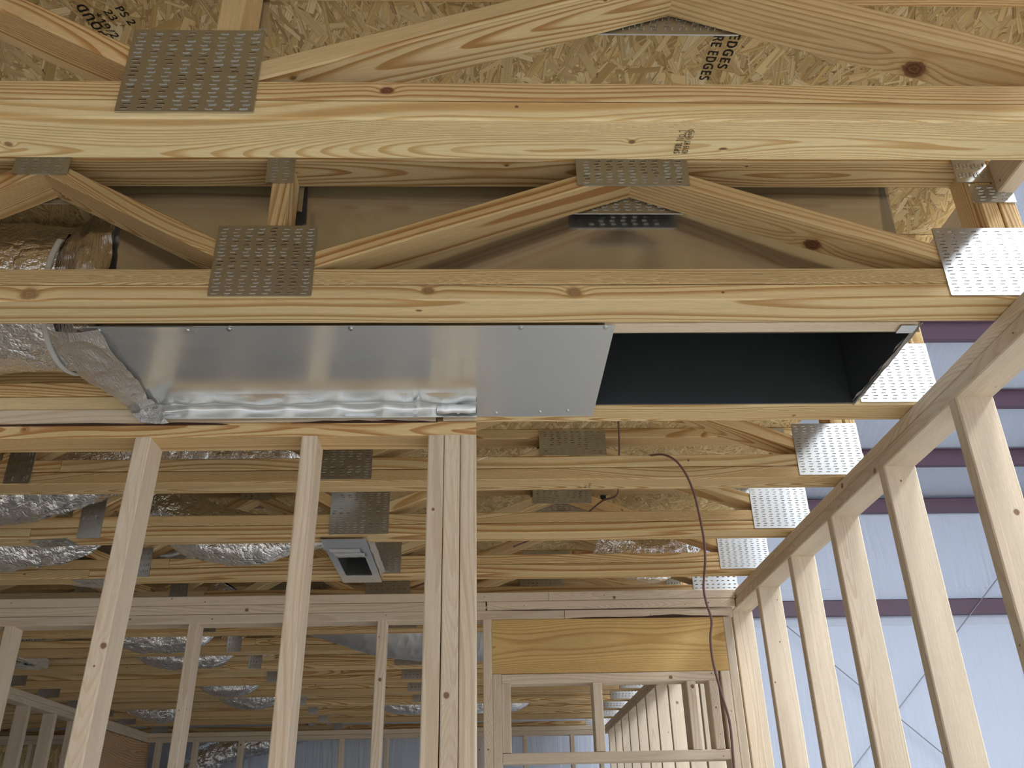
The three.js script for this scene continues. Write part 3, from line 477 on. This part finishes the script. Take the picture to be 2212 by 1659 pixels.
// ---------------------------------------------------------------- foil-jacketed flexible ducts
function tube(pts, R, { seed = 1, amp = 0.012, folds = 26, around = 64, squash = 1 } = {}) {
  const c = new THREE.CatmullRomCurve3(pts.map((p) => V(...p)), false, 'centripetal'), L = c.getLength(), N = Math.min(300, Math.max(24, Math.round(L / 0.006))), pos = [], uv = [], idx = [];
  const rad = Array.isArray(R) ? (k) => { const q = k * (R.length - 1), i = Math.min(R.length - 2, Math.floor(q)); return lerp(R[i], R[i + 1], sm(q - i)); } : () => R;
  for (let i = 0; i <= N; i++) {
    const k = i / N, p = c.getPointAt(k), t = c.getTangentAt(k), up = Math.abs(t.y) > 0.9 ? V(1, 0, 0) : V(0, 1, 0), s = up.clone().cross(t).normalize(), n = t.clone().cross(s), r0 = rad(k);
    for (let j = 0; j <= around; j++) {
      const a = ((j % around) / around) * 6.28318, ca = Math.cos(a), sa = Math.sin(a), l = k * L;
      const w = ridge(l * 9 + sa * 0.8, ca * 2.2, sa * 2.2, seed) ** 2 * 0.55 + ridge(l * folds + ca * 1.5, ca * 3.5, sa * 3.5, seed + 1) ** 3 * 0.38 + ridge(l * 55, ca * 9, sa * 9, seed + 2) ** 2 * 0.16 + (n3(l * 3, ca * 1.4, sa * 1.4, seed + 3) - 0.5) * 0.9;
      const r = r0 + amp * (w - 0.4);
      pos.push(p.x + (s.x * ca + n.x * sa * squash) * r, p.y + (s.y * ca + n.y * sa * squash) * r, p.z + (s.z * ca + n.z * sa * squash) * r); uv.push(l, (a / 6.28318) * 6.28318 * r0);
    }
  }
  for (let i = 0; i < N; i++) for (let j = 0; j < around; j++) { const q = i * (around + 1) + j; idx.push(q, q + around + 1, q + 1, q + 1, q + around + 1, q + around + 2); }
  const g = new THREE.BufferGeometry(); g.setAttribute('position', new THREE.Float32BufferAttribute(pos, 3)); g.setAttribute('uv', new THREE.Float32BufferAttribute(uv, 2)); g.setIndex(idx); g.computeVertexNormals();
  const nn = g.attributes.normal; for (let i = 0; i <= N; i++) { const a = i * (around + 1), b = a + around, v = V(nn.getX(a) + nn.getX(b), nn.getY(a) + nn.getY(b), nn.getZ(a) + nn.getZ(b)).normalize(); nn.setXYZ(a, v.x, v.y, v.z); nn.setXYZ(b, v.x, v.y, v.z); }
  return g;
}
function flex(label, pts, R, o = {}) {
  const g = base('flexible_duct', pts[0], label, 'flexible duct', o.group); const geo = tube(pts, R, o); geo.translate(-pts[0][0], -pts[0][1], -pts[0][2]);
  part('foil_jacket', geo, o.mat ?? M.foil, g);
  part('hanger_strap', boxAt(0.02, 0.045, 0, DECK - pts[0][1] - 0.0005, -0.001, 0.001), M.liner, g); return g;
}
{
  const d = flex('large foil jacketed duct joined to the left end of the sheet metal duct', [[-2.6, 2.73, -1.8], [-1.7, 2.73, -1.8], [-1.25, 2.73, -1.8], [-0.935, 2.725, -1.8]], [0.19, 0.192, 0.192, 0.17], { seed: 21, amp: 0.016, folds: 20, around: 96 });
  const o = d.position, ring = new THREE.TorusGeometry(0.1765, 0.0042, 8, 72, 3.9); ring.rotateZ(Math.PI - 0.28); ring.scale(1, 1, 1.7); ring.rotateY(Math.PI / 2); ring.rotateZ(-0.1); ring.translate(-0.945 - o.x, 2.722 - o.y, -1.8 - o.z); part('zip_tie', ring, M.tie, d, 'white plastic strap round the duct');
  // taped sleeve from the round duct to the square end of the sheet metal
  const sleeve = sheetGrid(180, 60, (u, v) => {
    const a = u * 6.28318 + Math.PI / 2, ca = Math.cos(a), sa = Math.sin(a), q = Math.max(Math.abs(ca), Math.abs(sa)), sq = lerp(1, 1 / q, v * 0.85), R = lerp(0.158, 0.19, sm(Math.min(1, v * 1.15)));
    const cr = 0.013 * ridge(v * 3, ca * 2.6, sa * 2.6, 31) ** 3 + 0.005 * ridge(v * 8, ca * 6, sa * 6, 32) ** 2 - 0.005;
    return [lerp(-0.957, -0.808 - 0.02 * n3(ca * 4, sa * 4, 5), v) - o.x, 2.722 + sa * sq * (R * 1.03 + cr) - o.y, -1.805 + ca * sq * (R * 0.99 + cr) - o.z];
  });
  part('foil_tape', sleeve, M.tape, d, 'crinkled silver tape over the joint');
  part('foil_tape', sheetGrid(70, 160, (u, v) => { const s = v * 0.44, x = lerp(lerp(-0.9, -0.85, step(0.2, 0.36, s)), -0.785, u) - 0.014 * n3(v * 6, u * 2, 8), cr = 0.009 * ridge(u * 1.6 + v * 2, v * 5, 2, 41) ** 3 + 0.003 * ridge(u * 4, v * 12, 4, 42) ** 2; return s < 0.368 ? [x - o.x, 2.5225 - cr - 0.006 * Math.sin(u * 3) - o.y, -1.6 - s - o.z] : [x - o.x + (s - 0.368) * 0.5, 2.5225 - (s - 0.368) * 0.6 - o.y - cr, -1.966 + cr - o.z]; }), M.tape, d, 'crinkled silver tape along the sheet edge');
}
flex('foil jacketed duct lying between the fourth and fifth trusses', [[-2.4, 2.72, -2.8], [-1.8, 2.645, -2.8], [-1.55, 2.64, -2.8], [-1.38, 2.69, -2.79], [-1.2, 2.75, -2.79], [-0.9, 2.775, -2.79], [-0.62, 2.775, -2.79], [-0.5, 2.8, -2.785]], [0.14, 0.14, 0.14, 0.12, 0.12, 0.125, 0.12, 0.1], { seed: 3, amp: 0.022 });
flex('foil jacketed duct sagging at the left between the fifth and sixth trusses', [[-2.3, 2.68, -3.3], [-1.9, 2.62, -3.3], [-1.65, 2.61, -3.3], [-1.5, 2.635, -3.3], [-1.44, 2.7, -3.3]], [0.125, 0.125, 0.115, 0.085, 0.05], { seed: 5, amp: 0.02 });
flex('foil jacketed duct sagging left of the register box', [[-1.3, 2.8, -3.28], [-1.2, 2.72, -3.29], [-1.05, 2.64, -3.3], [-0.9, 2.612, -3.3], [-0.76, 2.618, -3.3], [-0.64, 2.63, -3.3], [-0.6, 2.64, -3.3]], [0.09, 0.1, 0.105, 0.1, 0.09, 0.062, 0.06], { seed: 7, amp: 0.016 });
flex('grey jacketed duct bulging below the sixth truss at the left', [[-2.3, 2.76, -3.7], [-1.85, 2.68, -3.7], [-1.6, 2.645, -3.7], [-1.4, 2.66, -3.7], [-1.15, 2.72, -3.7]], [0.08, 0.09, 0.1, 0.095, 0.07], { seed: 9, amp: 0.01, mat: M.greyJacket });
flex('wide grey jacketed duct sagging behind the header wall', [[-1.25, 2.76, -4.76], [-0.9, 2.69, -4.82], [-0.55, 2.61, -4.86], [-0.1, 2.585, -4.88], [0.4, 2.6, -4.88]], [0.1, 0.12, 0.145, 0.15, 0.15], { seed: 11, amp: 0.008, mat: M.greyJacket });
const dip = (label, x0, x1, y, z, seed, o = {}) => { const w = x1 - x0, r = 0.085; return flex(label, [[x0 - 0.12, y + r + 0.27, z], [x0, 2.532 + r, z], [x0 + w * 0.4, y + r, z], [x1 - w * 0.35, y + r, z], [x1, 2.532 + r, z], [x1 + 0.12, y + r + 0.27, z]], [0.07, 0.08, 0.085, 0.085, 0.08, 0.07], { seed, amp: 0.014, ...o }); };
dip('foil jacketed duct dipping right behind the second truss of the far room', -1.89, -1.53, 2.506, -4.86, 13);
dip('foil jacketed duct dipping right behind the third truss of the far room', -1.92, -1.55, 2.51, -5.37, 15);
dip('small foil duct dip in the middle of the far room ceiling', -1.88, -1.62, 2.5, -6.39, 25);
dip('small foil duct dip behind the one in the middle of the far room ceiling', -1.88, -1.53, 2.49, -6.9, 27);
dip('small foil duct dip at the left of the far room ceiling, by the left wall', -2.74, -2.36, 2.468, -7.41, 23);
dip('small foil duct dip at the right of the far room ceiling', -0.78, 0.3, 2.49, -7.41, 19);
flex('short foil duct end beside the brown cable behind the sixth truss', [[0.5, 2.72, -3.71], [0.64, 2.65, -3.71], [0.74, 2.635, -3.71], [0.82, 2.68, -3.71], [0.95, 2.78, -3.71]], [0.085, 0.09, 0.09, 0.08, 0.06], { seed: 17, amp: 0.018 });
flex('foil jacketed duct arching down behind the far stud wall', [[-3.25, 1.6, -9.2], [-2.9, 2.08, -9.2], [-2.6, 2.37, -9.2], [-2.1, 2.5, -9.2], [-1.7, 2.6, -9.2]], [0.12, 0.13, 0.125, 0.1, 0.09], { seed: 29, amp: 0.03 });

// ---------------------------------------------------------------- register boots
function boot(label, pos, turn) {
  const b = base('register_boot', pos, label, 'register boot'); b.rotation.y = turn;
  const s = new THREE.Shape(), rr = (w, h, r, P) => { P.moveTo(-w + r, -h); P.lineTo(w - r, -h); P.absarc(w - r, -h + r, r, -Math.PI / 2, 0); P.lineTo(w, h - r); P.absarc(w - r, h - r, r, 0, Math.PI / 2); P.lineTo(-w + r, h); P.absarc(-w + r, h - r, r, Math.PI / 2, Math.PI); P.lineTo(-w, -h + r); P.absarc(-w + r, -h + r, r, Math.PI, 1.5 * Math.PI); };
  rr(0.0785, 0.285, 0.006, s); const hole = new THREE.Path(); hole.moveTo(-0.052, -0.17); hole.lineTo(-0.052, 0.055); hole.absarc(-0.042, 0.065, 0.01, Math.PI, Math.PI / 2, true); hole.lineTo(0.042, 0.075); hole.absarc(0.042, 0.065, 0.01, Math.PI / 2, 0, true); hole.lineTo(0.052, -0.17); hole.absarc(0.042, -0.17, 0.01, 0, -Math.PI / 2, true); hole.lineTo(-0.042, -0.18); hole.absarc(-0.042, -0.17, 0.01, -Math.PI / 2, -Math.PI, true); s.holes.push(hole);
  const f = new THREE.ExtrudeGeometry(s, { depth: 0.002, bevelEnabled: false, curveSegments: 6 }); f.rotateX(Math.PI / 2); part('flange', f, M.sheet2, b);
  const wall = sheetGrid(80, 10, (u, v) => { const a = u * 4, k = Math.floor(Math.min(3.999, a)), t = a - k, c = [[-0.053, -0.181], [0.053, -0.181], [0.053, 0.076], [-0.053, 0.076], [-0.053, -0.181]], x = lerp(c[k][0], c[k + 1][0], t), z = lerp(c[k][1], c[k + 1][1], t), w = 1 + 0.2 * v; return [x * w + 0.002 * n3(u * 30, v * 5, 1), 0.002 + v * 0.17, z * w]; });
  part('box', wall, M.plate, b); part('box_top', boxAt(-0.066, 0.066, 0.17, 0.173, -0.22, 0.095), M.liner, b);
  part('bent_edge', sheetGrid(60, 6, (u, v) => [0.0785 + 0.016 * v + 0.004 * ridge(u * 16, v, 2, 5), 0.004 + 0.02 * v * v + 0.004 * ridge(u * 22, v * 2, 4, 6), lerp(-0.27, 0.285, u)]), M.tape, b, 'crinkled foil edge beside the flange');
  part('bent_edge', sheetGrid(60, 6, (u, v) => [-0.0785 - 0.002 * v - 0.004 * ridge(u * 12, v, 2, 8) * v, 0.002 + 0.05 * v, lerp(-0.27, 0.285, u)]), M.sheet2, b);
  part('lip', sheetGrid(30, 24, (u, v) => { const q = v * 2 - Math.floor(v * 1.9999); return [lerp(-0.056, 0.054, u) - 0.02 * (v - 0.5), -0.003 - 0.008 * Math.sin(Math.PI * q) * (0.8 + 0.3 * ridge(u * 5, v, 1, 2)), lerp(0.078, 0.176, v)]; }), M.sheet2, b, 'bright rolled lip of the opening');
  part('foil_wrap', tube([[-0.115, 0.12, 0.03], [-0.07, 0.12, 0.03], [-0.03, 0.12, 0.03]], [0.075, 0.07, 0.06], { seed: 51, amp: 0.012, around: 40 }), M.foil, b, 'foil wrapped inlet');
  return b;
}
boot('galvanised register box with a dark opening hanging below the fifth and sixth trusses', [-0.491, 2.519, -3.3], 0);
boot('small register box at the far left behind the header wall', [-2.62, 2.519, -5.1], Math.PI * 0.98);

// ---------------------------------------------------------------- the brown cable and the bracing cables
function wire(name, label, pts, r, mat, cat) {
  const c = new THREE.CatmullRomCurve3(pts.map((p) => V(...p)), false, 'centripetal'), g = new THREE.TubeGeometry(c, pts.length * 14, r, 8); g.scale(1, 1, 1);
  const o = pts[0]; g.translate(-o[0], -o[1], -o[2]); const m = part(name, g, mat, scene); m.position.set(...o); return tag(m, label, cat);
}
wire('electric_cable', 'brown cable looped over the fourth truss and hanging down by the door opening', [[0.27, 2.72, -2.85], [0.33, 2.66, -2.7], [0.43, 2.615, -2.6], [0.495, 2.61, -2.52], [0.545, 2.59, -2.455], [0.575, 2.565, -2.44], [0.6, 2.52, -2.435], [0.616, 2.46, -2.432], [0.624, 2.39, -2.43], [0.6285, 2.31, -2.43], [0.624, 2.25, -2.43], [0.611, 2.18, -2.43], [0.613, 2.14, -2.43], [0.622, 2.09, -2.43], [0.613, 2.04, -2.43], [0.612, 1.985, -2.43], [0.622, 1.91, -2.43], [0.636, 1.83, -2.43], [0.634, 1.74, -2.43], [0.63, 1.65, -2.43], [0.628, 1.3, -2.43], [0.63, 0.9, -2.42], [0.63, 0.35, -2.42]], 0.0034, M.cable, 'cable');
wire('electric_cable', 'short length of brown cable passing behind the fourth truss toward the sixth', [[0.46, 2.86, -2.7], [0.47, 2.76, -2.8], [0.468, 2.7, -2.86], [0.47, 2.64, -2.9], [0.44, 2.68, -3.1], [0.38, 2.7, -3.35], [0.26, 2.665, -3.42], [0.12, 2.62, -3.46]], 0.0034, M.cable, 'cable');
{
  const z = -BZ + 0.085; const P = (x, y) => V(x, y, z);
  const b1 = part('bracing_cable', rod(P(6.6, 4.953), P(1.5, 0.11), 0.006), M.steelWire, scene); tag(b1, 'thin steel bracing cable rising to the right across the back wall', 'cable', 'wall bracing cables');
  const b2 = part('bracing_cable', rod(V(2.3, 4.47, z + 0.013), V(6.9, 0.16, z + 0.013), 0.006), M.steelWire, scene); tag(b2, 'thin steel bracing cable falling to the right across the back wall', 'cable', 'wall bracing cables');
}

// ---------------------------------------------------------------- daylight panels and lamps
for (const [x, z, I, label] of SKYLIGHTS) {
  const l = base('roof_light_panel', [x, EAVE + (BZ - Math.abs(z)) * SLOPE - 0.03, z], label, 'skylight'); l.rotation.x = Math.sign(z) * Math.atan(SLOPE);
  part('frame', mergeGeometries([boxAt(-0.53, -0.5, -0.012, 0.02, -1.63, 1.63), boxAt(0.5, 0.53, -0.012, 0.02, -1.63, 1.63), boxAt(-0.5, 0.5, -0.012, 0.02, -1.63, -1.6), boxAt(-0.5, 0.5, -0.012, 0.02, 1.6, 1.63)]), M.lamp, l);
  part('translucent_sheet', boxAt(-0.5, 0.5, 0, 0.006, -1.6, 1.6), M.glow, l);
  const r = new THREE.RectAreaLight(new THREE.Color(...DAY), I, 1, 3.2); r.position.set(0, -0.016, 0); r.rotation.x = -Math.PI / 2; r.castShadow = true; l.add(r);
}
for (const [x, y, z, w, d, I, c, label] of LAMPS) {
  const l = base('high_bay_lamp', [x, y, z], label, 'lamp');
  part('housing', mergeGeometries([boxAt(-w / 2 - 0.02, w / 2 + 0.02, 0.005, 0.07, -d / 2 - 0.02, d / 2 + 0.02), boxAt(-0.01, 0.01, 0.07, 0.5, -0.01, 0.01)]), M.lamp, l);
  part('diffuser', boxAt(-w / 2, w / 2, 0, 0.006, -d / 2, d / 2), M.glow, l);
  const r = new THREE.RectAreaLight(new THREE.Color(...c), I, w, d); r.position.set(0, -0.012, 0); r.rotation.x = -Math.PI / 2; r.castShadow = true; l.add(r);
}

renderer.render(scene, camera);
